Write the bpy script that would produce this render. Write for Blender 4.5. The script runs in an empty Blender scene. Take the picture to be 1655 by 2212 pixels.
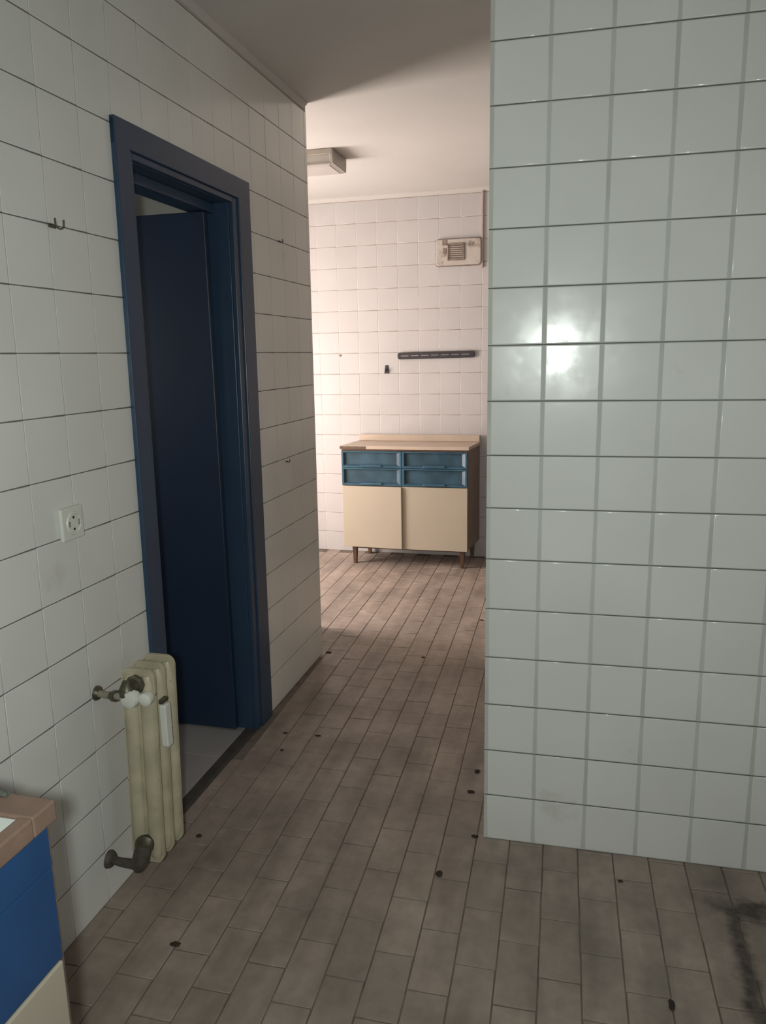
import bpy, bmesh, math, random
from mathutils import Matrix, Vector

random.seed(7)
S = bpy.context.scene
COL = S.collection

# ------------------------------------------------------------------ camera
W_, H_, F_ = 1655, 2212, 1639.25
cam_loc = Vector((0.0, 0.0, 1.4793))
R2 = Vector((0.96812132, 0.24974991, -0.01913349))
U2 = Vector((-0.03228264, 0.20015876, 0.97923148))
FW = Vector((-0.24839271, 0.94739720, -0.20184055))
cd = bpy.data.cameras.new('camera')
cd.sensor_fit = 'VERTICAL'
cd.sensor_height = 24.0
cd.lens = F_ / H_ * 24.0
cd.clip_start = 0.02
cam = bpy.data.objects.new('camera', cd)
COL.objects.link(cam)
M = Matrix((R2, U2, -FW)).transposed().to_4x4()
M.translation = cam_loc
cam.matrix_world = M
S.camera = cam


def lean(v):
    # the left wall and its door frame are a little out of plumb along their length
    return Vector((v[0], v[1] + (v[2] - 1.25) * 0.018, v[2]))


def project(p):
    d = Vector(p) - cam_loc
    z = d.dot(FW)
    if z < 0.05:
        return None
    return (W_ / 2 + F_ * d.dot(R2) / z, H_ / 2 - F_ * d.dot(U2) / z, z)


# ------------------------------------------------------------------ exposure, world
S.view_settings.view_transform = 'Standard'
S.view_settings.look = 'None'
S.view_settings.exposure = 0.0
S.view_settings.gamma = 1.0
S.view_settings.use_curve_mapping = False
S.cycles.use_denoising = True
S.cycles.max_bounces = 10
S.cycles.diffuse_bounces = 6
S.cycles.sample_clamp_indirect = 3.0
w = bpy.data.worlds.new('world')
S.world = w
w.use_nodes = True
w.node_tree.nodes['Background'].inputs['Color'].default_value = (0.75, 0.85, 1.0, 1)
w.node_tree.nodes['Background'].inputs['Strength'].default_value = 0.6


def light(name, kind, loc, power, color, size=None, rot=None):
    l = bpy.data.lights.new(name, kind)
    l.energy = power
    l.color = color
    if kind == 'AREA':
        l.shape = 'RECTANGLE'
        l.size, l.size_y = size
    else:
        l.shadow_soft_size = size
    o = bpy.data.objects.new(name, l)
    o.location = loc
    if rot:
        o.rotation_euler = rot
    COL.objects.link(o)
    return o


PI = math.pi
# the phone's lamp, lit beside the lens
torch = light('phone_lamp', 'SPOT', tuple(cam_loc - FW * 0.03 - R2 * 0.05), 76.0, (0.92, 1.0, 0.955), 0.026)
torch.data.spot_size = math.radians(140)
torch.data.spot_blend = 1.0
torch.matrix_world = Matrix.Translation(torch.location) @ M.to_3x3().to_4x4()
# daylight from the far room's left; unseen window, carried low to brighten the floor
light('far_window_daylight', 'AREA', (-3.06, 4.15, 1.20), 110.0, (1.0, 0.86, 0.80), (1.75, 0.8), (0, -PI / 2, 0))
# weak fill light, added in an unseen wall opening beside the camera
light('east_fill_light', 'AREA', (2.28, 0.3, 1.5), 4.0, (1.0, 0.96, 0.90), (1.0, 1.1), (0, PI / 2, 0))
# weak daylight in the side room behind the blue door
light('side_room_daylight', 'AREA', (-2.9, 1.6, 1.5), 3.5, (1.0, 0.95, 0.9), (0.6, 0.9), (0, -PI / 2, 0))

# ------------------------------------------------------------------ materials
_m = {}


def mat(name, color, rough=0.5, metal=0.0, noise=0.0, nscale=8.0, coat=0.0, coat_rough=0.05, spec=0.5,
        stain=None, bump=0.0, bscale=60.0, rnd=0.0, detail=4.0):
    if name in _m:
        return _m[name]
    m = bpy.data.materials.new(name)
    m.use_nodes = True
    nt = m.node_tree
    N, L = nt.nodes, nt.links
    b = N['Principled BSDF']
    b.inputs['Roughness'].default_value = rough
    b.inputs['Metallic'].default_value = metal
    b.inputs['Coat Weight'].default_value = coat
    b.inputs['Coat Roughness'].default_value = coat_rough
    b.inputs['Specular IOR Level'].default_value = spec
    geo = N.new('ShaderNodeNewGeometry')
    nz = N.new('ShaderNodeTexNoise')
    nz.inputs['Scale'].default_value = nscale
    nz.inputs['Detail'].default_value = detail
    L.new(geo.outputs['Position'], nz.inputs['Vector'])
    ramp = N.new('ShaderNodeMapRange')
    ramp.inputs['From Min'].default_value = 0.3
    ramp.inputs['From Max'].default_value = 0.7
    ramp.inputs['To Min'].default_value = 1.0 - noise
    ramp.inputs['To Max'].default_value = 1.0 + noise * 0.5
    L.new(nz.outputs['Fac'], ramp.inputs['Value'])
    mul = N.new('ShaderNodeVectorMath')
    mul.operation = 'SCALE'
    mul.inputs[0].default_value = color[:3]
    last = ramp.outputs['Result']
    if rnd:
        oi = N.new('ShaderNodeObjectInfo')
        mr = N.new('ShaderNodeMapRange')
        mr.inputs['To Min'].default_value = 1 - rnd
        mr.inputs['To Max'].default_value = 1 + rnd
        L.new(oi.outputs['Random'], mr.inputs['Value'])
        mm = N.new('ShaderNodeMath')
        mm.operation = 'MULTIPLY'
        L.new(last, mm.inputs[0])
        L.new(mr.outputs['Result'], mm.inputs[1])
        last = mm.outputs[0]
    L.new(last, mul.inputs['Scale'])
    out = mul.outputs['Vector']
    if stain:
        # stain = (color, scale, threshold, softness)
        sc, ss, th, so = stain
        n2 = N.new('ShaderNodeTexNoise')
        n2.inputs['Scale'].default_value = ss
        n2.inputs['Detail'].default_value = 6
        n2.inputs['Roughness'].default_value = 0.65
        L.new(geo.outputs['Position'], n2.inputs['Vector'])
        r2 = N.new('ShaderNodeMapRange')
        r2.inputs['From Min'].default_value = th
        r2.inputs['From Max'].default_value = th + so
        L.new(n2.outputs['Fac'], r2.inputs['Value'])
        mx = N.new('ShaderNodeMix')
        mx.data_type = 'RGBA'
        L.new(r2.outputs['Result'], mx.inputs['Factor'])
        L.new(out, mx.inputs['A'])
        mx.inputs['B'].default_value = (*sc, 1)
        out = mx.outputs['Result']
    L.new(out, b.inputs['Base Color'])
    if coat and coat_rough < 0.065:
        n4 = N.new('ShaderNodeTexNoise')
        n4.inputs['Scale'].default_value = 13.0
        n4.inputs['Detail'].default_value = 5
        L.new(geo.outputs['Position'], n4.inputs['Vector'])
        r4 = N.new('ShaderNodeMapRange')
        r4.inputs['From Min'].default_value = 0.42
        r4.inputs['From Max'].default_value = 0.62
        r4.inputs['To Min'].default_value = 0.045
        r4.inputs['To Max'].default_value = 0.17
        L.new(n4.outputs['Fac'], r4.inputs['Value'])
        L.new(r4.outputs['Result'], b.inputs['Coat Roughness'])
    if bump:
        n3 = N.new('ShaderNodeTexNoise')
        n3.inputs['Scale'].default_value = bscale
        n3.inputs['Detail'].default_value = 2
        L.new(geo.outputs['Position'], n3.inputs['Vector'])
        bp = N.new('ShaderNodeBump')
        bp.inputs['Strength'].default_value = bump
        bp.inputs['Distance'].default_value = 0.01
        L.new(n3.outputs['Fac'], bp.inputs['Height'])
        L.new(bp.outputs['Normal'], b.inputs['Normal'])
        if coat:
            L.new(bp.outputs['Normal'], b.inputs['Coat Normal'])
    _m[name] = m
    return m


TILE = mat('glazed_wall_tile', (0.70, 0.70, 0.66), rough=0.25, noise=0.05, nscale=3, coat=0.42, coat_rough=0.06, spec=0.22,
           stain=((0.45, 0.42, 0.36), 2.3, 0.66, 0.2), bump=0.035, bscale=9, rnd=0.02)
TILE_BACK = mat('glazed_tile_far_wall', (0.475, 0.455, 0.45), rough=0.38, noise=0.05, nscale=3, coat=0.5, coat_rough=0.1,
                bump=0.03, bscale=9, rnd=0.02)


def grout_mat(name, dark, pale, z0=0.0, pitch=0.15, half=0.0015):
    """joint mortar: level joints coloured darker, for the shade in their narrower recess"""
    m = bpy.data.materials.new(name)
    m.use_nodes = True
    N, L = m.node_tree.nodes, m.node_tree.links
    b = N['Principled BSDF']
    b.inputs['Roughness'].default_value = 0.85
    geo = N.new('ShaderNodeNewGeometry')
    sp = N.new('ShaderNodeSeparateXYZ')
    L.new(geo.outputs['Position'], sp.inputs[0])
    a = N.new('ShaderNodeMath'); a.operation = 'ADD'; a.inputs[1].default_value = pitch * 0.5 - z0
    L.new(sp.outputs['Z'], a.inputs[0])
    md = N.new('ShaderNodeMath'); md.operation = 'FLOORED_MODULO'; md.inputs[1].default_value = pitch
    L.new(a.outputs[0], md.inputs[0])
    s = N.new('ShaderNodeMath'); s.operation = 'SUBTRACT'; s.inputs[1].default_value = pitch * 0.5
    L.new(md.outputs[0], s.inputs[0])
    ab = N.new('ShaderNodeMath'); ab.operation = 'ABSOLUTE'
    L.new(s.outputs[0], ab.inputs[0])
    lt = N.new('ShaderNodeMath'); lt.operation = 'LESS_THAN'; lt.inputs[1].default_value = half
    L.new(ab.outputs[0], lt.inputs[0])
    nz = N.new('ShaderNodeTexNoise'); nz.inputs['Scale'].default_value = 5.0
    L.new(geo.outputs['Position'], nz.inputs['Vector'])
    mr = N.new('ShaderNodeMapRange'); mr.inputs['To Min'].default_value = 0.78; mr.inputs['To Max'].default_value = 1.18
    L.new(nz.outputs['Fac'], mr.inputs['Value'])
    mx = N.new('ShaderNodeMix'); mx.data_type = 'RGBA'
    mx.inputs['A'].default_value = (*pale, 1); mx.inputs['B'].default_value = (*dark, 1)
    L.new(lt.outputs[0], mx.inputs['Factor'])
    sc = N.new('ShaderNodeVectorMath'); sc.operation = 'SCALE'
    L.new(mx.outputs['Result'], sc.inputs[0]); L.new(mr.outputs['Result'], sc.inputs['Scale'])
    L.new(sc.outputs['Vector'], b.inputs['Base Color'])
    return m


GROUT_R = grout_mat('wall_grout_near', (0.13, 0.13, 0.115), (0.52, 0.53, 0.49))
GROUT_L = grout_mat('wall_grout_left', (0.15, 0.14, 0.12), (0.46, 0.45, 0.40))
GROUT_B = grout_mat('wall_grout_far', (0.26, 0.22, 0.19), (0.58, 0.54, 0.50))
PLASTER = mat('painted_plaster', (0.52, 0.50, 0.47), rough=0.8, noise=0.04, nscale=2)
CEIL = mat('ceiling_paint', (0.58, 0.565, 0.535), rough=0.9, noise=0.05, nscale=1.5, bump=0.05, bscale=90)
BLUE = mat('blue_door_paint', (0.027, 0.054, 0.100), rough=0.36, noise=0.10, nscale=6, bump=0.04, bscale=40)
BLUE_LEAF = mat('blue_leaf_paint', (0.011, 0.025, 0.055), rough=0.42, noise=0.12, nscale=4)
CREAM = mat('cream_laminate', (0.42, 0.365, 0.285), rough=0.45, noise=0.03, nscale=5)
WOODTOP = mat('pale_worktop', (0.48, 0.39, 0.31), rough=0.45, noise=0.08, nscale=7)
BROWN = mat('dark_brown_wood', (0.10, 0.050, 0.030), rough=0.5, noise=0.25, nscale=20)
EDGEWOOD = mat('bare_chipboard_edge', (0.12, 0.080, 0.060), rough=0.8, noise=0.3, nscale=60)
SIDE = mat('brown_grey_side_panel', (0.20, 0.16, 0.14), rough=0.6, noise=0.1, nscale=8)
DRAWER = mat('teal_drawer_plastic', (0.046, 0.110, 0.160), rough=0.25, noise=0.22, nscale=12, detail=6)
DRAWER_IN = mat('teal_drawer_recess', (0.036, 0.080, 0.115), rough=0.35, noise=0.35, nscale=10, detail=6)
SINKBLUE = mat('blue_sink_unit_front', (0.017, 0.066, 0.180), rough=0.32, noise=0.15, nscale=8)
SINKWOOD = mat('worn_wooden_edging', (0.215, 0.140, 0.105), rough=0.6, noise=0.22, nscale=14, stain=((0.10, 0.06, 0.045), 12, 0.62, 0.15))
STONE = mat('white_stone_slab', (0.66, 0.70, 0.66), rough=0.3, noise=0.05, nscale=6)
RAD = mat('aged_cream_radiator_enamel', (0.46, 0.41, 0.29), rough=0.42, noise=0.22, nscale=14,
          stain=((0.10, 0.065, 0.03), 26, 0.64, 0.06), bump=0.05, bscale=50)
BRASS = mat('tarnished_valve_metal', (0.13, 0.115, 0.08), rough=0.45, metal=0.6, noise=0.4, nscale=40)
PIPE = mat('painted_pipe', (0.34, 0.32, 0.24), rough=0.5, noise=0.4, nscale=30)
DARKPIPE = mat('dark_rusty_pipe', (0.085, 0.07, 0.055), rough=0.7, noise=0.4, nscale=40)
WHITEPL = mat('white_plastic', (0.66, 0.65, 0.59), rough=0.4, noise=0.04, nscale=10)
BLACK = mat('black_plastic', (0.028, 0.024, 0.028), rough=0.5, noise=0.2, nscale=30)
SHINY = mat('steel_strip', (0.35, 0.33, 0.34), rough=0.35, metal=0.7)
HOLE = mat('dark_hole', (0.015, 0.013, 0.012), rough=0.9)
LAMPBODY = mat('lamp_housing', (0.40, 0.36, 0.31), rough=0.5, noise=0.06, nscale=10)
LAMPGLASS = mat('lamp_diffuser', (0.43, 0.40, 0.37), rough=0.3, noise=0.04, nscale=10)
VENT = mat('grubby_vent_plastic', (0.47, 0.42, 0.38), rough=0.5, noise=0.12, nscale=14,
           stain=((0.16, 0.12, 0.09), 11, 0.57, 0.12))
VENTDARK = mat('grimy_grille', (0.24, 0.18, 0.145), rough=0.7, noise=0.35, nscale=25)
CRUMB = mat('dry_dirt', (0.035, 0.024, 0.016), rough=0.9, noise=0.4, nscale=80)
CLOTH = mat('dark_grey_cloth', (0.10, 0.105, 0.09), rough=0.95, noise=0.3, nscale=60, bump=0.4, bscale=200)
SIDEFLOOR = mat('side_room_floor_tile', (0.30, 0.28, 0.27), rough=0.4, noise=0.12, nscale=6)
THRESH = mat('dark_threshold', (0.055, 0.048, 0.042), rough=0.6, noise=0.3, nscale=20)
FLOORGROUT = mat('floor_grout', (0.165, 0.13, 0.108), rough=0.95, noise=0.3, nscale=12)


def floor_tile_mat():
    m = bpy.data.materials.new('worn_floor_tile')
    m.use_nodes = True
    N, L = m.node_tree.nodes, m.node_tree.links
    b = N['Principled BSDF']
    geo = N.new('ShaderNodeNewGeometry')
    oi = N.new('ShaderNodeObjectInfo')

    def noise(scale, detail=5, rough=0.6):
        n = N.new('ShaderNodeTexNoise')
        n.inputs['Scale'].default_value = scale
        n.inputs['Detail'].default_value = detail
        n.inputs['Roughness'].default_value = rough
        L.new(geo.outputs['Position'], n.inputs['Vector'])
        return n.outputs['Fac']

    def mrange(x, a, c, t0, t1):
        r = N.new('ShaderNodeMapRange')
        r.inputs['From Min'].default_value = a
        r.inputs['From Max'].default_value = c
        r.inputs['To Min'].default_value = t0
        r.inputs['To Max'].default_value = t1
        L.new(x, r.inputs['Value'])
        return r.outputs['Result']

    def mth(op, x, y=None):
        n = N.new('ShaderNodeMath')
        n.operation = op
        for i, v in enumerate((x, y)):
            if v is None:
                continue
            if isinstance(v, (int, float)):
                n.inputs[i].default_value = v
            else:
                L.new(v, n.inputs[i])
        return n.outputs[0]

    f = mth('MULTIPLY', mrange(noise(3.2), 0.3, 0.7, 0.72, 1.18), mrange(noise(22), 0.3, 0.7, 0.86, 1.10))
    # dirt trodden in along the run of the tiles
    vm = N.new('ShaderNodeVectorMath')
    vm.operation = 'MULTIPLY'
    vm.inputs[1].default_value = (11.0, 2.2, 1.0)
    L.new(geo.outputs['Position'], vm.inputs[0])
    ns = N.new('ShaderNodeTexNoise')
    ns.inputs['Scale'].default_value = 1.0
    ns.inputs['Detail'].default_value = 4
    L.new(vm.outputs[0], ns.inputs['Vector'])
    f = mth('MULTIPLY', f, mrange(ns.outputs['Fac'], 0.32, 0.55, 0.78, 1.05))
    f = mth('MULTIPLY', f, mrange(oi.outputs['Random'], 0, 1, 0.95, 1.06))
    # the dried spill by the right-hand edge of the floor: a blot with a run going down from it
    sp = N.new('ShaderNodeSeparateXYZ')
    L.new(geo.outputs['Position'], sp.inputs[0])
    wob = mrange(noise(16, 3), 0, 1, -0.035, 0.035)
    X = mth('ADD', sp.outputs['X'], wob)
    Y = mth('ADD', sp.outputs['Y'], mrange(noise(14, 3), 0, 1, -0.05, 0.05))
    run_x = mth('ABSOLUTE', mth('SUBTRACT', X, 0.435))
    run = mrange(run_x, 0.008, 0.034, 1.0, 0.0)
    run = mth('MULTIPLY', run, mrange(Y, 1.98, 1.94, 0.0, 1.0))
    run = mth('MULTIPLY', run, mrange(Y, 1.52, 1.60, 0.0, 1.0))
    dx = mth('DIVIDE', mth('SUBTRACT', X, 0.54), 0.165)
    dy = mth('DIVIDE', mth('SUBTRACT', Y, 1.962), 0.046)
    rr = mth('SQRT', mth('ADD', mth('MULTIPLY', dx, dx), mth('MULTIPLY', dy, dy)))
    blot = mrange(rr, 0.6, 1.15, 1.0, 0.0)
    st = mth('MAXIMUM', run, blot)
    st = mth('MULTIPLY', st, mrange(noise(30, 3), 0.3, 0.6, 0.65, 0.95))
    cr = N.new('ShaderNodeMix')
    cr.data_type = 'RGBA'
    cr.inputs['A'].default_value = (0.320, 0.250, 0.206, 1)
    cr.inputs['B'].default_value = (0.290, 0.242, 0.202, 1)
    L.new(noise(1.7), cr.inputs['Factor'])
    sc = N.new('ShaderNodeVectorMath')
    sc.operation = 'SCALE'
    L.new(cr.outputs['Result'], sc.inputs[0])
    L.new(f, sc.inputs['Scale'])
    mx = N.new('ShaderNodeMix')
    mx.data_type = 'RGBA'
    L.new(st, mx.inputs['Factor'])
    L.new(sc.outputs['Vector'], mx.inputs['A'])
    mx.inputs['B'].default_value = (0.045, 0.032, 0.028, 1)
    L.new(mx.outputs['Result'], b.inputs['Base Color'])
    L.new(mrange(noise(6), 0.3, 0.7, 0.42, 0.62), b.inputs['Roughness'])
    return m


FLOORTILE = floor_tile_mat()

# ------------------------------------------------------------------ mesh helpers


class MB:
    def __init__(self):
        self.v, self.f = [], []

    def box(self, x0, x1, y0, y1, z0, z1):
        i = len(self.v)
        self.v += [(x0, y0, z0), (x1, y0, z0), (x1, y1, z0), (x0, y1, z0), (x0, y0, z1), (x1, y0, z1), (x1, y1, z1), (x0, y1, z1)]
        self.f += [tuple(i + k for k in q) for q in ((3, 2, 1, 0), (4, 5, 6, 7), (0, 1, 5, 4), (1, 2, 6, 5), (2, 3, 7, 6), (3, 0, 4, 7))]
        return self

    def loops(self, rings, cap=True):
        """rings: lists of equal-length point loops joined one to the next"""
        i = len(self.v)
        n = len(rings[0])
        for r in rings:
            self.v += [tuple(p) for p in r]
        for k in range(len(rings) - 1):
            for j in range(n):
                a = i + k * n + j
                b = i + k * n + (j + 1) % n
                self.f.append((a, b, b + n, a + n))
        if cap:
            self.f.append(tuple(i + j for j in reversed(range(n))))
            self.f.append(tuple(i + (len(rings) - 1) * n + j for j in range(n)))
        return self

    def tube(self, pts, rad, n=14):
        pts = [Vector(p) for p in pts]
        rads = rad if isinstance(rad, (list, tuple)) else [rad] * len(pts)
        t0 = (pts[1] - pts[0]).normalized()
        up = Vector((0, 0, 1)) if abs(t0.z) < 0.9 else Vector((1, 0, 0))
        a = t0.cross(up).normalized()
        rings = []
        for k, p in enumerate(pts):
            t = (pts[min(k + 1, len(pts) - 1)] - pts[max(k - 1, 0)])
            t = t.normalized() if t.length > 1e-9 else t0
            a = (a - t * a.dot(t)).normalized()
            b = t.cross(a)
            rings.append([p + (a * math.cos(2 * PI * j / n) + b * math.sin(2 * PI * j / n)) * rads[k] for j in range(n)])
        return self.loops(rings)

    def prism(self, poly, axis, a, b):
        """poly of 2D points extruded along axis 'x','y' or 'z' from a to b"""
        def P(p, t):
            return {'x': (t, p[0], p[1]), 'y': (p[0], t, p[1]), 'z': (p[0], p[1], t)}[axis]
        return self.loops([[P(p, a) for p in poly], [P(p, b) for p in poly]])


def rrect(u0, u1, v0, v1, r, n=5):
    pts = []
    for cx, cy, a0 in ((u1 - r, v1 - r, 0), (u0 + r, v1 - r, 90), (u0 + r, v0 + r, 180), (u1 - r, v0 + r, 270)):
        for k in range(n + 1):
            a = math.radians(a0 + 90 * k / n)
            pts.append((cx + r * math.cos(a), cy + r * math.sin(a)))
    return pts


def origin_of(o):
    p = Vector((0, 0, 0))
    while o is not None:
        p += Vector(o.location)
        o = o.parent
    return p


def obj(name, mb, material, parent=None, bevel=0.0, seg=2, smooth=False, tf=None):
    off = origin_of(parent) if parent else Vector((0, 0, 0))
    vs = [Vector(v) for v in mb.v]
    if tf:
        vs = [tf(v) for v in vs]
    me = bpy.data.meshes.new(name)
    me.from_pydata([tuple(v - off) for v in vs], [], mb.f)
    bm = bmesh.new()
    bm.from_mesh(me)
    bmesh.ops.recalc_face_normals(bm, faces=bm.faces)
    if bevel:
        ed = [e for e in bm.edges if len(e.link_faces) == 2 and e.calc_face_angle(0) > 0.6]
        bmesh.ops.bevel(bm, geom=ed, offset=bevel, segments=seg, profile=0.5, affect='EDGES', clamp_overlap=True)
    if smooth:
        for f in bm.faces:
            f.smooth = True
        for e in bm.edges:
            if len(e.link_faces) == 2 and e.calc_face_angle(0) > 0.75:
                e.smooth = False
    bm.to_mesh(me)
    bm.free()
    me.materials.append(material)
    o = bpy.data.objects.new(name, me)
    COL.objects.link(o)
    if parent:
        o.parent = parent
    return o


def tag(o, label, cat, group=None):
    o['label'] = label
    o['category'] = cat
    if group:
        o['group'] = group
    return o


def thing(name, loc, label, cat, group=None):
    o = bpy.data.objects.new(name, None)
    o.empty_display_size = 0.1
    o.location = loc
    COL.objects.link(o)
    return tag(o, label, cat, group)


def struct(o):
    o['kind'] = 'structure'
    return o


# ------------------------------------------------------------------ key planes (metres; floor z = 0)
CZ = 2.585            # ceiling height
LX = -1.2345          # face of the left wall
LEND = 3.46           # where the left wall ends
PX, PY, PA = -0.2515, 2.1194, 0.0218   # left front corner and turn of the tiled wall on the right
BY = 5.466            # face of the far wall
P = 0.15              # wall tile pitch
REAR = -2.2
EAST = 2.3
WEST = -3.1

# ------------------------------------------------------------------ room shell
struct(obj('ceiling', MB().box(WEST - 0.1, EAST + 0.1, REAR - 0.1, BY + 0.2, CZ, CZ + 0.1), CEIL))
floor = struct(obj('floor', MB().box(WEST - 0.1, EAST + 0.1, REAR - 0.1, BY + 0.2, -0.10, -0.0025), FLOORGROUT))

D0, D1, DZ = 2.005, 2.665, 2.035     # door opening in the left wall
LB = LX - 0.0009                     # mortar face behind the tile faces
LT = -1.375                          # far face of the left wall
wl = MB()
wl.box(LT, LB, REAR, D0, 0, CZ)
wl.box(LT, LB, D0, D1, DZ, CZ)
wl.box(LT, LB, D1, 3.30, 0, CZ)
wl.box(WEST, LB, 3.30, LEND - 0.002, 0, CZ)          # cross wall behind its end
wl.box(-2.6, -1.42, LEND - 0.002, 3.84, 0, 0.92)     # unseen low block, added to cast the shadow edge on the far floor
wall_left = struct(obj('wall_left', wl, GROUT_L, tf=lean))
wb = MB().box(WEST, EAST, BY + 0.0010, BY + 0.12, 0, CZ)
wall_back = struct(obj('wall_back', wb, GROUT_B))
# tiled wall on the right
ca, sa = math.cos(PA), math.sin(PA)


def rotP(v):
    return Vector((PX + v.x * ca - v.y * sa, PY + v.x * sa + v.y * ca, v.z))


wp = MB().box(0.0, 2.6, 0.0009, 0.12, 0, CZ)
wall_right = struct(obj('wall_right', wp, GROUT_R, tf=rotP))
wall_front = MB()
wall_front.box(WEST, EAST, REAR - 0.1, REAR, 0, CZ)
struct(obj('wall_rear', wall_front, PLASTER))
we = MB().box(EAST, EAST + 0.1, REAR, -0.25, 0, CZ).box(EAST, EAST + 0.1, 0.85, BY, 0, CZ)
we.box(EAST, EAST + 0.1, -0.25, 0.85, 0, 0.95).box(EAST, EAST + 0.1, -0.25, 0.85, 2.05, CZ)
struct(obj('wall_east', we, PLASTER))
ww = MB()
ww.box(WEST - 0.1, WEST, REAR, 1.25, 0, CZ).box(WEST - 0.1, WEST, 1.95, 3.75, 0, CZ).box(WEST - 0.1, WEST, 4.55, BY, 0, CZ)
ww.box(WEST - 0.1, WEST, 1.25, 1.95, 0, 1.0).box(WEST - 0.1, WEST, 1.25, 1.95, 2.0, CZ)
ww.box(WEST - 0.1, WEST, 3.75, 4.55, 0, 0.30).box(WEST - 0.1, WEST, 3.75, 4.55, 2.10, CZ)
struct(obj('wall_west', ww, PLASTER))
# side room behind the blue door: its near cross wall
struct(obj('wall_side', MB().box(WEST, LT, 0.9, 1.0, 0, CZ), PLASTER))

# ------------------------------------------------------------------ wall tiles
_tm = {}


def tile_mesh(w, h, material, bev, depth=0.006, shear=0.0):
    key = (round(w, 4), round(h, 4), material.name, bev, shear)
    if key in _tm:
        return _tm[key]
    bm = bmesh.new()
    b1 = bev * 0.35
    rings = [(0, depth), (0, bev), (b1, b1 * 0.9), (bev, 0.0)]   # inset, depth behind the face
    vs = []
    for ins, d in rings:
        vs.append([bm.verts.new(p) for p in ((ins, d, ins), (w - ins, d, ins), (w - ins, d, h - ins), (ins, d, h - ins))])
    for k in range(3):
        for j in range(4):
            f = bm.faces.new((vs[k][j], vs[k][(j + 1) % 4], vs[k + 1][(j + 1) % 4], vs[k + 1][j]))
            f.smooth = k > 0
    f = bm.faces.new(vs[3])
    f.smooth = False
    bmesh.ops.recalc_face_normals(bm, faces=bm.faces)
    me = bpy.data.meshes.new('tile')
    if shear:
        for v in bm.verts:
            v.co.x += v.co.z * shear
    bm.to_mesh(me)
    bm.free()
    if me.polygons[-1].normal.y > 0:
        me.flip_normals()
    me.materials.append(material)
    _tm[key] = me
    return me


def add_tile(parent, me, loc, rz, jit=0.0018):
    o = bpy.data.objects.new('tile', me)
    o.location = loc
    o.rotation_euler = (random.uniform(-jit, jit), random.uniform(-jit, jit) * 0.6, rz + random.uniform(-jit, jit))
    o.parent = parent
    COL.objects.link(o)
    return o


# left wall (faces +x); local x runs along +y
gx, gz = 0.0016, 0.0022
ycols = []
y = 1.4786 - 4 * P
while y < LEND - 0.004:
    ycols.append((y, min(y + P, LEND)))
    y += P
for (ya, yb) in ycols:
    for r in range(18):
        za, zb = r * P, min((r + 1) * P, 2.553)
        if r == 17:
            break
        a, b_ = ya, yb
        if zb <= 2.115 and a > 1.90 and b_ < 2.79:
            continue
        if zb <= 2.115 and a < 2.775 < b_:
            a = 2.768
        if a < 1.90 and b_ > 1.918 and zb < 2.11:
            b_ = 1.918
        w_, h_ = b_ - a - gx, zb - za - gz
        if w_ < 0.01:
            continue
        add_tile(wall_left, tile_mesh(w_, h_, TILE, 0.0016, shear=0.018), tuple(lean((LX, a + gx / 2, za + gz / 2))), PI / 2)

# right wall (turned PA); upright joints are wide and pale there
gxr = 0.0068
for c in range(8):
    e0 = 0.009 if c == 0 else gxr * 0.5      # bare mortar strip down the corner
    for r in range(17):
        x_ = c * P + e0
        q = rotP(Vector((x_, 0, r * P + gz / 2)))
        add_tile(wall_right, tile_mesh(P - e0 - gxr * 0.5, P - gz, TILE, 0.0034), tuple(q), PA, 0.0013)
    q = rotP(Vector((c * P + e0, 0, 17 * P + gz / 2)))
    add_tile(wall_right, tile_mesh(P - e0 - gxr * 0.5, CZ - 17 * P - gz - 0.001, TILE, 0.0034), tuple(q), PA)

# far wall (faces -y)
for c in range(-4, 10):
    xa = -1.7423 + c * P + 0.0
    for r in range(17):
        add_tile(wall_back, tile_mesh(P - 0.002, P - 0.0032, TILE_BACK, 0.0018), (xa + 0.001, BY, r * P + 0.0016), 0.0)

# plaster coves between tiles and ceiling
cove = [(0, 0), (0.004, 0.0), (0.008, 0.012), (0.018, 0.020), (0.018, 0.029), (0, 0.029)]
struct(obj('trim_1', MB().prism([(LB + u, 2.556 + v) for u, v in cove], 'y', REAR, LEND), PLASTER))
struct(obj('trim_2', MB().prism([(BY + 0.0015 - u, 2.556 + v) for u, v in cove], 'x', WEST, 0), PLASTER))

# ------------------------------------------------------------------ floor tiles
FA = 0.024
fc, fs = math.cos(FA), math.sin(FA)
FO = (0.146, 1.613)
PXF, PYF = 0.1015, 0.2015


def fworld(u, v):
    return (FO[0] + u * fc - v * fs, FO[1] + u * fs + v * fc)


def hidden(x, y):
    if x < LX and y < LEND:
        return True
    if y > PY and x > PX * y / PY + 0.03:
        return True
    if y > LEND and x < LX / LEND * y - 0.03:
        return True
    return False


cells = []
for k in range(-34, 22):
    for j in range(-20, 22):
        u = k * PXF
        v = j * PYF + (0.1007 if k % 2 else 0.0)
        cx, cy = fworld(u + PXF / 2, v + PYF / 2)
        if cx > EAST or cy < REAR or cy > BY + 0.02 or cx < WEST:
            continue
        if cx < LX - 0.01 and cy < LEND:
            continue
        if cx < LX + 0.02 and cy < LEND and not (D0 < cy < D1) and cx < LX - 0.02:
            continue
        area = 0
        if not hidden(cx, cy):
            q = [project((*fworld(u + a, v + b), 0)) for a, b in ((0, 0), (PXF, 0), (PXF, PYF), (0, PYF))]
            if all(q) and any(0 <= p[0] <= W_ and 0 <= p[1] <= H_ for p in q):
                area = abs(sum(q[i][0] * q[(i + 1) % 4][1] - q[(i + 1) % 4][0] * q[i][1] for i in range(4))) / 2
        cells.append((area, u, v))
cells.sort(reverse=True)
FG = 0.0032
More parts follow.
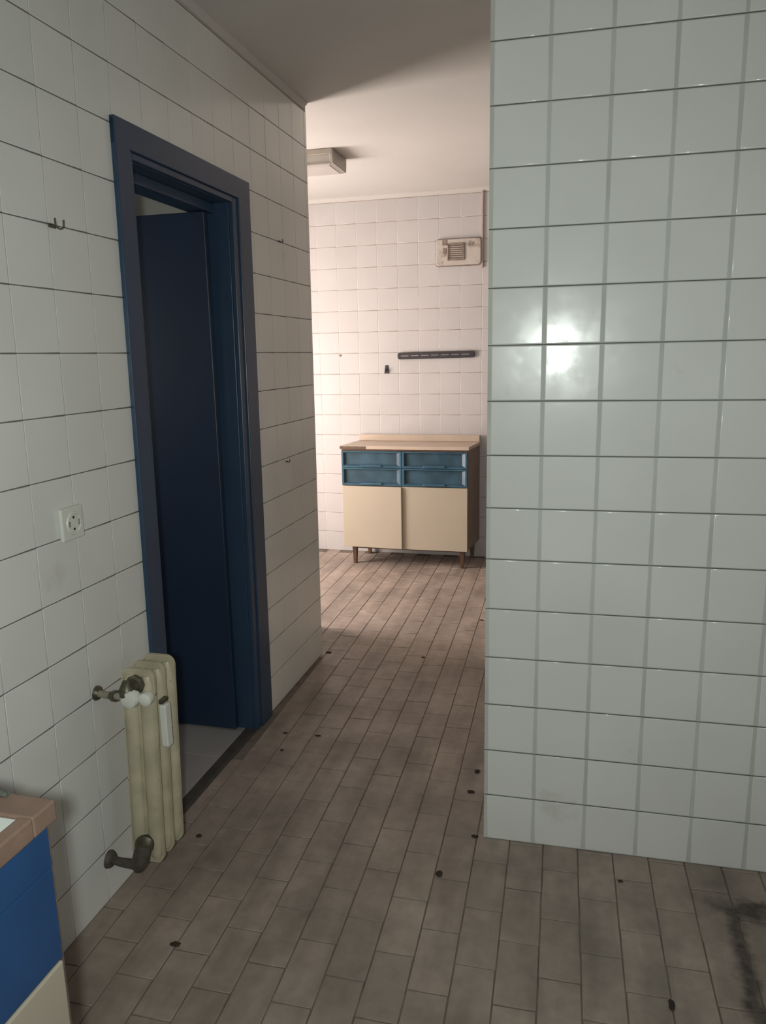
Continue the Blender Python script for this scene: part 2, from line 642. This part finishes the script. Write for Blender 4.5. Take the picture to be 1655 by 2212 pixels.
ftm = tile_mesh(PXF - FG, PYF - FG, FLOORTILE, 0.0016, 0.005)   # lies in XZ, faces -Y; turned face up below
rest = MB()
for i, (area, u, v) in enumerate(cells):
    dz = random.uniform(-0.0007, 0.0005)
    if i < 300 and area > 0:
        o = bpy.data.objects.new('tile', ftm)
        x_, y_ = fworld(u + FG / 2, v + FG / 2)
        o.parent = floor
        # local z (tile height) -> +y on the floor, local -y (face) -> +z
        o.location = (x_ , y_, dz)
        rx = Matrix.Rotation(-PI / 2, 4, 'X')
        o.rotation_euler = (Matrix.Rotation(FA, 4, 'Z') @ rx).to_euler()
        o.rotation_euler.x += random.uniform(-0.003, 0.003)
        COL.objects.link(o)
    else:
        b0 = 0.0016
        ring0 = [fworld(u + a, v + b) for a, b in ((FG / 2, FG / 2), (PXF - FG / 2, FG / 2), (PXF - FG / 2, PYF - FG / 2), (FG / 2, PYF - FG / 2))]
        e = FG / 2 + b0
        ring1 = [fworld(u + a, v + b) for a, b in ((e, e), (PXF - e, e), (PXF - e, PYF - e), (e, PYF - e))]
        n0 = len(rest.v)
        rest.v += [(p[0], p[1], -0.004) for p in ring0] + [(p[0], p[1], dz - b0) for p in ring0] + [(p[0], p[1], dz) for p in ring1]
        for k in range(2):
            for j in range(4):
                a_, b_ = n0 + 4 * k + j, n0 + 4 * k + (j + 1) % 4
                rest.f.append((a_, b_, b_ + 4, a_ + 4))
        rest.f.append((n0 + 8, n0 + 9, n0 + 10, n0 + 11))
fr = obj('tile_field', rest, FLOORTILE, floor)
fr['kind'] = 'stuff'

# side room floor, seen through the doorway: larger plain tiles
sf = struct(obj('floor', MB().box(WEST, LX - 0.045, 1.0, 3.30, -0.002, -0.0005), FLOORGROUT))
for ix in range(5):
    for iy in range(7):
        x1 = LX - 0.047 - ix * 0.33
        y0 = 2.383 - 3 * 0.33 + iy * 0.33
        if y0 < 1.05 or y0 > 3.0 or x1 - 0.33 < WEST:
            continue
        obj('tile', MB().box(x1 - 0.327, x1, y0 + 0.0015, y0 + 0.3285, -0.001, 0.003), SIDEFLOOR, sf, bevel=0.001, seg=1)

# ------------------------------------------------------------------ blue doorway in the left wall
door = struct(bpy.data.objects.new('door_1', None))
door.location = (LX, 2.335, 0)
COL.objects.link(door)
cx0, cx1 = LX - 0.012, LX + 0.014
def dl(v):
    return lean((v.x, v.y - 0.0145, v.z))


# casing: flat board with a lower inner bead
obj('casing', MB().box(cx0, cx1, 1.929, 2.000, 0, 2.115), BLUE, door, bevel=0.003, tf=dl)
obj('casing', MB().box(cx0, cx1, 2.690, 2.790, 0, 2.115), BLUE, door, bevel=0.003, tf=dl)
obj('casing', MB().box(cx0, cx1 + 0.0005, 1.929, 2.790, 2.045, 2.118), BLUE, door, bevel=0.003, tf=dl)
obj('bead', MB().box(cx0, cx1 - 0.007, 2.000, 2.018, 0, 2.045), BLUE, door, bevel=0.003, tf=dl)
obj('bead', MB().box(cx0, cx1 - 0.007, 2.652, 2.690, 0, 2.045), BLUE, door, bevel=0.003, tf=dl)
obj('bead', MB().box(cx0, cx1 - 0.0072, 2.018, 2.652, 2.025, 2.045), BLUE, door, bevel=0.003, tf=dl)
# lining: jambs and head with a rebate stop
obj('jamb', MB().box(LT - 0.005, cx0, 2.005, 2.018, 0, 2.035), BLUE, door, bevel=0.002, tf=dl)
obj('jamb', MB().box(LT - 0.005, cx0, 2.652, 2.665, 0, 2.035), BLUE, door, bevel=0.002, tf=dl)
obj('head', MB().box(LT - 0.005, cx0, 2.018, 2.652, 2.025, 2.035), BLUE, door, bevel=0.002, tf=dl)
obj('stop', MB().box(LT - 0.004, -1.300, 2.018, 2.036, 0, 2.025), BLUE, door, bevel=0.003, tf=dl)
obj('stop', MB().box(LT - 0.004, -1.300, 2.036, 2.652, 1.992, 2.025), BLUE, door, bevel=0.003, tf=dl)
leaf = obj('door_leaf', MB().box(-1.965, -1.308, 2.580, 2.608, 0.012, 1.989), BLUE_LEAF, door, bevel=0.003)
hd = MB().tube([(-1.90, 2.580, 1.03), (-1.90, 2.54, 1.03), (-1.885, 2.53, 1.03), (-1.80, 2.53, 1.03)], 0.008, 10)
obj('handle', hd, BRASS, leaf, smooth=True)
for zz in (0.25, 1.05, 1.80):
    obj('hinge', MB().tube([(-1.318, 2.614, zz), (-1.318, 2.614, zz + 0.09)], 0.006, 10), BRASS, door, smooth=True)
struct(obj('trim_3', MB().prism([(LX - 0.050, -0.001), (LX - 0.046, 0.004), (LX - 0.010, 0.004), (LX + 0.002, 0.0012), (LX + 0.002, -0.001)],
                                'y', 2.0, 2.68), THRESH))

# ------------------------------------------------------------------ radiator
rad = thing('radiator', (-1.10, 1.685, 0), 'old cream three-section column radiator on the left wall, stained, beside the blue doorway', 'radiator')
RX0, RX1, RZ0, RZ1 = -1.147, -1.050, 0.125, 0.692


def rlean(v):   # it hangs slightly closer to the wall at its foot
    return Vector((v.x - (0.69 - v.z) * 0.030, v.y, v.z))


def section(y):
    m = MB()
    # thin outer rib with large rounded corners
    outer = rrect(RX0, RX1, RZ0, RZ1, 0.026, 6)
    inner = rrect(RX0 + 0.005, RX1 - 0.005, RZ0 + 0.005, RZ1 - 0.005, 0.021, 6)
    m.prism(inner, 'y', y - 0.0015, y + 0.0015)
    n = len(outer)
    k = len(m.v)
    for ring, yy in ((outer, y - 0.0045), (inner, y - 0.0045), (inner, y + 0.0045), (outer, y + 0.0045)):
        m.v += [(p[0], yy, p[1]) for p in ring]
    for a in range(4):
        for j in range(n):
            m.f.append((k + a * n + j, k + a * n + (j + 1) % n, k + ((a + 1) % 4) * n + (j + 1) % n, k + ((a + 1) % 4) * n + j))
    # two column tubes, flattened, tapering into the top and bottom headers
    for cx in (RX0 + 0.0245, RX1 - 0.0245):
        rings = []
        for z, s in ((RZ0 + 0.012, 0.55), (RZ0 + 0.03, 0.9), (RZ0 + 0.06, 1.0), (RZ1 - 0.070, 1.0), (RZ1 - 0.035, 0.9), (RZ1 - 0.018, 0.5)):
            rings.append([(cx + 0.0205 * s * math.cos(t * PI / 8), y + 0.0160 * s * math.sin(t * PI / 8), z) for t in range(16)])
        m.loops(rings)
    # headers joining the two columns, level
    for zc in (RZ0 + 0.055, RZ1 - 0.055):
        rings = []
        for x, s in ((RX0 + 0.012, 0.6), (RX0 + 0.03, 1), (RX1 - 0.03, 1), (RX1 - 0.012, 0.6)):
            rings.append([(x, y + 0.014 * s * math.cos(t * PI / 6), zc + 0.024 * s * math.sin(t * PI / 6)) for t in range(12)])
        m.loops(rings)
    return m


for yy in (1.635, 1.685, 1.735):
    obj('section', section(yy), RAD, rad, bevel=0.0, smooth=True, tf=rlean)
for zc in (RZ0 + 0.06, RZ1 - 0.06):
    obj('hub', MB().tube([(-1.098, 1.622, zc), (-1.098, 1.748, zc)], 0.017, 14), RAD, rad, smooth=True)
# upper valve with its white hand wheel, pipe and wall flange
obj('plug', MB().tube([(-1.098, 1.622, 0.655), (-1.098, 1.612, 0.655), (-1.098, 1.609, 0.655), (-1.098, 1.598, 0.655)], [0.026, 0.026, 0.019, 0.017], 8), BRASS, rad, smooth=True)
vt = obj('upper_valve', MB().tube([(-1.112, 1.607, 0.668), (-1.110, 1.596, 0.650), (-1.108, 1.594, 0.634), (-1.108, 1.592, 0.618)], [0.013, 0.020, 0.020, 0.013], 12), BRASS, rad, smooth=True)
wheel = obj('valve_knob', MB().tube([(-1.099, 1.612, 0.630), (-1.099, 1.604, 0.629), (-1.098, 1.586, 0.627), (-1.098, 1.578, 0.626), (-1.098, 1.575, 0.626)], [0.014, 0.023, 0.024, 0.021, 0.012], 18), WHITEPL, rad, smooth=True)
wheel['label'] = 'white plastic thermostatic knob'
air = obj('valve_cap', MB().tube([(-1.060, 1.618, 0.628), (-1.058, 1.604, 0.628), (-1.058, 1.590, 0.627), (-1.058, 1.585, 0.627)], [0.012, 0.019, 0.018, 0.011], 16), WHITEPL, rad, smooth=True)
air['label'] = 'white plastic cap beside the knob'
obj('pipe', MB().tube([(LX + 0.002, 1.640, 0.607), (-1.19, 1.625, 0.612), (-1.15, 1.606, 0.622), (-1.122, 1.596, 0.628)], 0.0095, 12), PIPE, rad, smooth=True)
obj('pipe_nut', MB().tube([(-1.168, 1.616, 0.617), (-1.148, 1.606, 0.622)], 0.015, 6), BRASS, rad)
obj('wall_flange', MB().tube([(LX, 1.640, 0.607), (LX + 0.006, 1.638, 0.607), (LX + 0.012, 1.637, 0.607)], [0.021, 0.018, 0.011], 16), BRASS, rad, smooth=True)
# lower valve
obj('plug', MB().tube([(-1.110, 1.622, 0.190), (-1.108, 1.607, 0.193), (-1.106, 1.602, 0.194), (-1.105, 1.596, 0.195)], [0.022, 0.027, 0.025, 0.012], 16), BRASS, rad, smooth=True)
obj('lower_valve', MB().tube([(-1.104, 1.600, 0.200), (-1.110, 1.597, 0.175), (-1.116, 1.597, 0.155), (-1.124, 1.598, 0.138), (-1.128, 1.599, 0.120)], [0.017, 0.023, 0.024, 0.021, 0.014], 14), DARKPIPE, rad, smooth=True)
obj('pipe', MB().tube([(LX + 0.002, 1.622, 0.119), (-1.19, 1.610, 0.124), (-1.128, 1.598, 0.134)], [0.011, 0.012, 0.014], 12), DARKPIPE, rad, smooth=True)
obj('wall_flange', MB().tube([(LX, 1.620, 0.119), (LX + 0.010, 1.618, 0.119), (LX + 0.016, 1.617, 0.119)], [0.026, 0.022, 0.013], 14), DARKPIPE, rad, smooth=True)
cst = obj('heat_meter', MB().prism(rrect(1.645, 1.673, 0.466, 0.588, 0.008, 4), 'x', RX1 - 0.004, RX1 + 0.016), WHITEPL, rad, bevel=0.003)
cst['label'] = 'narrow white heat meter strip'
obj('heat_meter_clip', MB().box(RX1 - 0.004, RX1 + 0.008, 1.646, 1.676, 0.590, 0.602), BRASS, rad, bevel=0.002)

# ------------------------------------------------------------------ wall socket
sk = thing('wall_socket', (LX, 1.602, 1.083), 'square white wall socket on the left wall tiles', 'socket')
obj('plate', MB().box(LX, LX + 0.012, 1.560, 1.644, 1.041, 1.125), WHITEPL, sk, bevel=0.004)
ring = MB()
rr = []
for rad_, x_ in ((0.030, LX + 0.0125), (0.028, LX + 0.0155), (0.024, LX + 0.0155), (0.0225, LX + 0.0125)):
    rr.append([(x_, 1.604 + rad_ * math.cos(t * PI / 14), 1.083 + rad_ * math.sin(t * PI / 14)) for t in range(28)])
ring.loops(rr, cap=False)
obj('rim', ring, WHITEPL, sk, smooth=True)
for zz, yy in ((1.098, 1.604), (1.068, 1.604)):
    obj('contact_hole', MB().tube([(LX + 0.0122, yy, zz), (LX + 0.0130, yy, zz)], 0.0035, 10), HOLE, sk)
obj('earth_clip', MB().box(LX + 0.0122, LX + 0.0150, 1.583, 1.588, 1.076, 1.090), PIPE, sk)
obj('earth_clip', MB().box(LX + 0.0122, LX + 0.0150, 1.620, 1.625, 1.076, 1.090), PIPE, sk)

# ------------------------------------------------------------------ hooks and nails on the left wall


def wire_hook(y, z, label, big=True):
    h = thing('wall_hook', (LX, y, z), label, 'hook', 'small hooks on the left wall')
    s = 1.0 if big else 0.62
    obj('hook_plate', MB().box(LX, LX + 0.003, y - 0.013 * s, y + 0.013 * s, z - 0.006 * s, z + 0.004 * s), DARKPIPE, h, bevel=0.001)
    for sy in ((-1, 1) if big else (0.3,)):
        yy = y + sy * 0.012 * s
        pts = [(LX + 0.002, yy, z)] + [(LX + 0.004 + 0.009 * s * (1 - math.cos(t)), yy + sy * 0.003, z - 0.007 * s * math.sin(t)) for t in (0.4, 1.2, 2.0, 2.8)]
        pts.append((LX + 0.022 * s, yy + sy * 0.004, z + 0.013 * s))
        obj('hook_wire', MB().tube(pts, 0.0022, 8), DARKPIPE, h, smooth=True)
    return h


wire_hook(1.651, 1.798, 'dark double wire hook on the left wall, high above the wall socket')
wire_hook(3.099, 1.952, 'small dark hook right of the blue doorway, the upper one there', False)
wire_hook(3.068, 1.037, 'small dark nail hook on the left wall, low right of the blue doorway', False)

# ------------------------------------------------------------------ items on the far wall
rack = thing('knife_rack', (-1.017, BY, 1.475), 'long dark magnetic knife rack on the far wall above the cabinet', 'rack')


def on_slope(v):      # the bar hangs very slightly out of level
    return Vector((v.x, v.y, v.z + (v.x + 1.017) * 0.010))


obj('bar', MB().prism(rrect(-1.297, -0.739, 1.452, 1.500, 0.016, 5), 'y', BY - 0.022, BY - 0.001), BLACK, rack, bevel=0.003, tf=on_slope)
for k in range(7):
    x0 = -1.270 + k * 0.073
    obj('magnet_strip', MB().box(x0, x0 + 0.055, BY - 0.0238, BY - 0.0215, 1.4735, 1.4785), SHINY, rack, tf=on_slope)
hk = thing('wall_hook', (-1.384, BY, 1.38), 'small black hook on the far wall below and left of the knife rack', 'hook')
obj('hook_plate', MB().prism([(-1.402, 1.352), (-1.366, 1.352), (-1.375, 1.410), (-1.394, 1.410)], 'y', BY - 0.008, BY - 0.0005), BLACK, hk, bevel=0.002)
obj('hook_arm', MB().tube([(-1.384, BY - 0.006, 1.385), (-1.384, BY - 0.026, 1.366), (-1.384, BY - 0.032, 1.378)], 0.005, 8), BLACK, hk, smooth=True)
pl = thing('wall_plug', (-1.737, BY, 1.486), 'tiny brown screw plug in a tile of the far wall, left of the knife rack', 'plug')
obj('plug_rim', MB().tube([(-1.737, BY + 0.002, 1.486), (-1.737, BY - 0.004, 1.486)], 0.009, 10), VENTDARK, pl, smooth=True)

vn = thing('vent_cover', (-0.854, BY, 2.170), 'grubby pale vent cover with a square grille, high on the far wall', 'vent')
obj('cover_plate', MB().prism(rrect(-1.013, -0.697, 2.083, 2.256, 0.020, 5), 'y', BY - 0.026, BY - 0.001), VENT, vn, bevel=0.006)
obj('plate_edge', MB().prism(rrect(-1.019, -0.691, 2.077, 2.262, 0.024, 5), 'y', BY - 0.006, BY - 0.0005), VENTDARK, vn)
gf = MB()
gf.box(-0.928, -0.922, BY - 0.034, BY - 0.026, 2.118, 2.224).box(-0.818, -0.812, BY - 0.034, BY - 0.026, 2.118, 2.224)
gf.box(-0.928, -0.812, BY - 0.034, BY - 0.026, 2.218, 2.226).box(-0.928, -0.812, BY - 0.034, BY - 0.026, 2.114, 2.120)
obj('grille_frame', gf, VENTDARK, vn)
for k in range(7):
    z = 2.126 + k * 0.0135
    obj('slat', MB().prism([(BY - 0.033, z), (BY - 0.0335, z + 0.002), (BY - 0.0265, z + 0.009), (BY - 0.026, z + 0.007)], 'x', -0.922, -0.818), VENTDARK, vn)
obj('latch', MB().box(-0.966, -0.934, BY - 0.030, BY - 0.026, 2.216, 2.250).box(-0.962, -0.936, BY - 0.029, BY - 0.026, 2.162, 2.196), VENTDARK, vn, bevel=0.002)
cnd = thing('cable_duct', (-0.690, BY, 2.262), 'narrow pale cable duct running from the ceiling to the vent cover', 'cable duct')
obj('duct', MB().box(-0.700, -0.684, BY - 0.014, BY - 0.0005, 2.060, 2.556), mat('duct_plastic', (0.44, 0.36, 0.33), 0.5, noise=0.15), cnd, bevel=0.003)

# ------------------------------------------------------------------ ceiling lamp in the far room
lp = thing('ceiling_lamp', (-1.66, 4.335, CZ), 'boxy white fluorescent ceiling lamp half hidden behind the left wall end', 'lamp')
obj('housing', MB().box(-1.975, -1.352, 4.205, 4.468, CZ - 0.030, CZ - 0.001), LAMPBODY, lp, bevel=0.004)
dif = MB()
dif.loops([[(-1.965, 4.212, CZ - 0.028), (-1.360, 4.212, CZ - 0.028), (-1.360, 4.462, CZ - 0.028), (-1.965, 4.462, CZ - 0.028)],
           [(-1.962, 4.222, CZ - 0.075), (-1.366, 4.222, CZ - 0.075), (-1.366, 4.452, CZ - 0.075), (-1.962, 4.452, CZ - 0.075)],
           [(-1.955, 4.242, CZ - 0.083), (-1.378, 4.242, CZ - 0.083), (-1.378, 4.436, CZ - 0.083), (-1.955, 4.436, CZ - 0.083)]])
obj('diffuser', dif, LAMPGLASS, lp, bevel=0.004)
rimm = MB().box(-1.966, -1.362, 4.216, 4.224, CZ - 0.080, CZ - 0.070).box(-1.966, -1.362, 4.450, 4.458, CZ - 0.080, CZ - 0.070).box(-1.368, -1.360, 4.224, 4.450, CZ - 0.080, CZ - 0.070)
obj('lower_rim', rimm, LAMPGLASS, lp, bevel=0.002)
obj('end_cap', MB().prism([(4.207, CZ - 0.002), (4.466, CZ - 0.002), (4.466, CZ - 0.034), (4.456, CZ - 0.078), (4.218, CZ - 0.078), (4.207, CZ - 0.034)], 'x', -1.366, -1.347), LAMPBODY, lp, bevel=0.003)

# ------------------------------------------------------------------ cabinet against the far wall
cb = thing('kitchen_cabinet', (-1.186, 5.28, 0), 'low kitchen cabinet against the far wall, blue drawers over two cream doors', 'cabinet')
KX0, KX1, KYF, KYB = -1.638, -0.734, 5.118, 5.452


def skew(v):   # the piece stands a touch askew to the wall
    return Vector((v.x + (v.y - 5.10) * 0.10, v.y, v.z))


carc = MB()
carc.box(KX0, KX0 + 0.018, KYF, KYB, 0.135, 0.835).box(KX1 - 0.018, KX1, KYF, KYB, 0.135, 0.835)
carc.box(KX0 + 0.018, KX1 - 0.018, KYF, KYB, 0.135, 0.153).box(KX0 + 0.018, KX1 - 0.018, KYB - 0.008, KYB, 0.153, 0.835)
carc.box(KX0 + 0.018, KX1 - 0.018, KYF + 0.01, KYB - 0.008, 0.568, 0.584)
carc.box(-1.205, -1.187, KYF + 0.01, KYB - 0.008, 0.584, 0.835)
obj('body', carc, SIDE, cb, bevel=0.001, seg=1, tf=skew)
top = obj('worktop', MB().box(KX0 - 0.004, KX1 + 0.008, 5.098, 5.452, 0.838, 0.861), WOODTOP, cb, bevel=0.002, tf=skew)
obj('chipped_edge', MB().box(KX0 - 0.005, -1.455, 5.0955, 5.100, 0.839, 0.8585), EDGEWOOD, cb, tf=skew)
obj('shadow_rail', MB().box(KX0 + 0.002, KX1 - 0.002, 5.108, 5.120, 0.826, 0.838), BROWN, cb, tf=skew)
obj('upstand', MB().box(KX0 + 0.008, KX1 + 0.004, 5.428, 5.450, 0.862, 0.908), WOODTOP, cb, bevel=0.002, tf=skew)


def drawer(x0, x1, z0, z1):
    yf = 5.100
    m = MB()
    b, g = 0.014, 0.009
    ix0, ix1, iz0, iz1 = x0 + b, x1 - b, z0 + g + 0.004, z1 - g
    # frame front with a sloping scooped recess
    rings = [[(x0, 5.120, z0), (x1, 5.120, z0), (x1, 5.120, z1), (x0, 5.120, z1)],
             [(x0, yf + 0.002, z0), (x1, yf + 0.002, z0), (x1, yf + 0.002, z1), (x0, yf + 0.002, z1)],
             [(x0 + 0.002, yf, z0 + 0.002), (x1 - 0.002, yf, z0 + 0.002), (x1 - 0.002, yf, z1 - 0.002), (x0 + 0.002, yf, z1 - 0.002)],
             [(ix0, yf, iz0), (ix1, yf, iz0), (ix1, yf, iz1), (ix0, yf, iz1)]]
    m.loops(rings, cap=False)
    f = obj('drawer', m, DRAWER, cb, tf=skew)
    rc = MB()
    d = yf + 0.017
    rc.loops([[(ix0, yf, iz0), (ix1, yf, iz0), (ix1, yf, iz1), (ix0, yf, iz1)],
              [(ix0 + 0.012, d, iz0 + 0.010), (ix1 - 0.026, d, iz0 + 0.010), (ix1 - 0.026, d, iz1 - 0.006), (ix0 + 0.012, d, iz1 - 0.006)]], cap=False)
    n = len(rc.v)
    rc.f.append((n - 4, n - 3, n - 2, n - 1))
    obj('recess', rc, DRAWER_IN, f, tf=skew)
    xm = (x0 + x1) / 2
    obj('pull', MB().prism([(yf - 0.012, iz0 - 0.002), (yf - 0.010, iz0 + 0.006), (yf + 0.004, iz0 + 0.010), (yf + 0.004, iz0 - 0.004)], 'x', xm - 0.075, xm + 0.075), DRAWER, f, bevel=0.0015, tf=skew)


xm = -1.196
drawer(KX0 + 0.003, xm - 0.0015, 0.707, 0.824)
drawer(xm + 0.0015, KX1 - 0.003, 0.707, 0.824)
drawer(KX0 + 0.003, xm - 0.0015, 0.580, 0.7045)
drawer(xm + 0.0015, KX1 - 0.003, 0.580, 0.7045)


def door_panel(x0, x1, z0, z1, hinge, ang, yf=5.098, th=0.017):
    def tf(v):
        dx, dy = v.x - hinge, v.y - yf
        c, s = math.cos(ang), math.sin(ang)
        return skew(Vector((hinge + dx * c - dy * s, yf + dx * s + dy * c, v.z)))
    return obj('door', MB().box(x0, x1, yf, yf + th, z0, z1), CREAM, cb, bevel=0.002, tf=tf)


door_panel(KX0 + 0.004, -1.194, 0.132, 0.576, KX0 + 0.004, -math.radians(3.0))
door_panel(-1.199, KX1 - 0.002, 0.128, 0.576, KX1 - 0.002, math.radians(0.6))
for lx, ly in ((KX0 + 0.075, 5.135), (KX1 - 0.045, 5.135), (KX0 + 0.075, 5.425), (KX1 - 0.045, 5.425)):
    obj('leg', MB().loops([[(lx - s, ly - s, z), (lx + s, ly - s, z), (lx + s, ly + s, z), (lx - s, ly + s, z)] for z, s in ((0.0, 0.010), (0.134, 0.016))]), BROWN, cb, tf=skew)
obj('base_rail', MB().box(KX0 + 0.06, KX1 - 0.04, 5.128, 5.142, 0.115, 0.134).box(KX0 + 0.06, KX1 - 0.04, 5.415, 5.43, 0.115, 0.134), BROWN, cb, tf=skew)

# ------------------------------------------------------------------ sink unit by the camera, bottom left
su = thing('sink_unit', (-0.98, 0.35, 0), 'blue fronted sink unit with brown wooden edging, in the bottom left corner', 'cabinet')
SX, SY = -0.722, 0.824       # front face, far end
obj('body', MB().box(-1.225, SX - 0.018, -0.45, SY, 0.08, 0.828), EDGEWOOD, su, bevel=0.002)
obj('end_edge', MB().box(SX - 0.018, SX, SY - 0.004, SY, 0.08, 0.828), EDGEWOOD, su, bevel=0.001, seg=1)
obj('plinth', MB().box(-1.20, SX - 0.06, -0.44, SY - 0.02, 0.0, 0.08), BROWN, su)
for (z0, z1) in ((0.612, 0.7635), (0.765, 0.828)):
    for (y0, y1) in ((0.19, SY - 0.0045), (-0.44, 0.187)):
        obj('drawer', MB().box(SX - 0.018, SX + 0.001, y0, y1, z0, z1), SINKBLUE, su, bevel=0.0010)
obj('door', MB().box(SX - 0.018, SX + 0.001, 0.19, SY - 0.0045, 0.085, 0.606), CREAM, su, bevel=0.0025)
obj('door', MB().box(SX - 0.018, SX + 0.001, -0.44, 0.187, 0.085, 0.606), CREAM, su, bevel=0.0025)
ed = MB()
T0, T1 = 0.830, 0.862
ed.box(-1.228, SX + 0.006, SY - 0.036, SY + 0.012, T0, T1)
e1 = obj('edging', ed, SINKWOOD, su, bevel=0.003)
e2 = obj('edging', MB().box(SX - 0.017, SX + 0.006, -0.45, SY - 0.036, T0, T1), SINKWOOD, su, bevel=0.003)
obj('slab', MB().box(-1.228, SX - 0.018, -0.45, SY - 0.037, T0, T1 - 0.004), STONE, su, bevel=0.002)
# rolled cloth lying at the back of the unit's far edge
cl = thing('cloth', (-0.90, 0.83, T1), 'dark grey rolled cloth on the sink unit, cut off by the left edge', 'cloth')
rings = []
for k in range(14):
    t = k / 13
    x = -1.06 + 0.272 * t
    s = 0.55 + 0.45 * math.sin(PI * min(1, t * 1.3 + 0.15)) if t < 0.85 else 0.62 - (t - 0.85) * 2.2
    rings.append([(x, 0.826 + 0.017 * s * math.cos(a * PI / 7) * (1 + 0.12 * math.sin(3 * a + k)), T1 + 0.0115 * s + 0.0115 * s * math.sin(a * PI / 7)) for a in range(14)])
obj('roll', MB().loops(rings), CLOTH, cl, smooth=True)

# ------------------------------------------------------------------ crumbs and dead leaves on the floor


def crumb(x, y, sx, sy, label, h=0.006, rot=0.0):
    rnd = random.Random(int(abs(x * 1000) + abs(y * 777)))
    m = MB()
    rings = []
    for zf, s in ((0.0, 0.75), (0.35, 1.0), (0.8, 0.75), (1.0, 0.3)):
        ring_ = []
        for a in range(10):
            k = s * (1 + rnd.uniform(-0.28, 0.28))
            px, py = sx * k * math.cos(a * PI / 5), sy * k * math.sin(a * PI / 5)
            ring_.append((x + px * math.cos(rot) - py * math.sin(rot), y + px * math.sin(rot) + py * math.cos(rot), 0.0003 + h * zf))
        rings.append(ring_)
    m.loops(rings)
    o = obj('crumb', m, CRUMB, smooth=True)
    # put its origin at its base
    o.data.transform(Matrix.Translation((-x, -y, 0)))
    o.location = (x, y, 0)
    return tag(o, label, 'crumb', 'dark crumbs on the floor')


CR = [
    (-0.355, 1.919, 0.010, 0.013, 'dark crumb in front of the tiled right wall\'s left corner, largest there'),
    (-1.205, 3.455, 0.016, 0.012, 'dark crumb at the foot of the left wall\'s far end'),
    (-1.128, 1.925, 0.010, 0.009, 'dark crumb just right of the radiator foot'),
    (-0.321, 2.496, 0.010, 0.012, 'dark crumb beside the right wall corner, farther of the middle pair'),
    (-0.326, 2.361, 0.013, 0.010, 'dark crumb beside the right wall corner, nearer of the middle pair'),
    (-0.278, 2.116, 0.012, 0.009, 'dark crumb touching the bottom left corner of the right wall'),
    (-1.108, 2.614, 0.010, 0.005, 'flat dark crumb right of the blue door\'s foot, farther left one'),
    (-0.973, 2.621, 0.013, 0.005, 'flat dark crumb right of the blue door\'s foot, farther right one'),
    (-1.072, 2.484, 0.008, 0.006, 'small dark crumb in front of the blue doorway, nearest of its three'),
    (-0.721, 3.489, 0.009, 0.005, 'tiny dark crumb in mid floor before the sunlit strip'),
    (0.247, 1.596, 0.008, 0.016, 'long dark crumb low on the right near the bottom edge'),
    (-0.969, 1.500, 0.015, 0.009, 'dark crumb between sink unit and radiator'),
    (0.151, 2.004, 0.008, 0.004, 'tiny dark crumb on the floor below the middle of the right wall'),
    (-0.508, 4.089, 0.014, 0.006, 'dark crumb at the right side of the sunlit strip'),
]
for x, y, sx, sy, lb in CR:
    crumb(x, y, sx, sy, lb, h=0.0045)
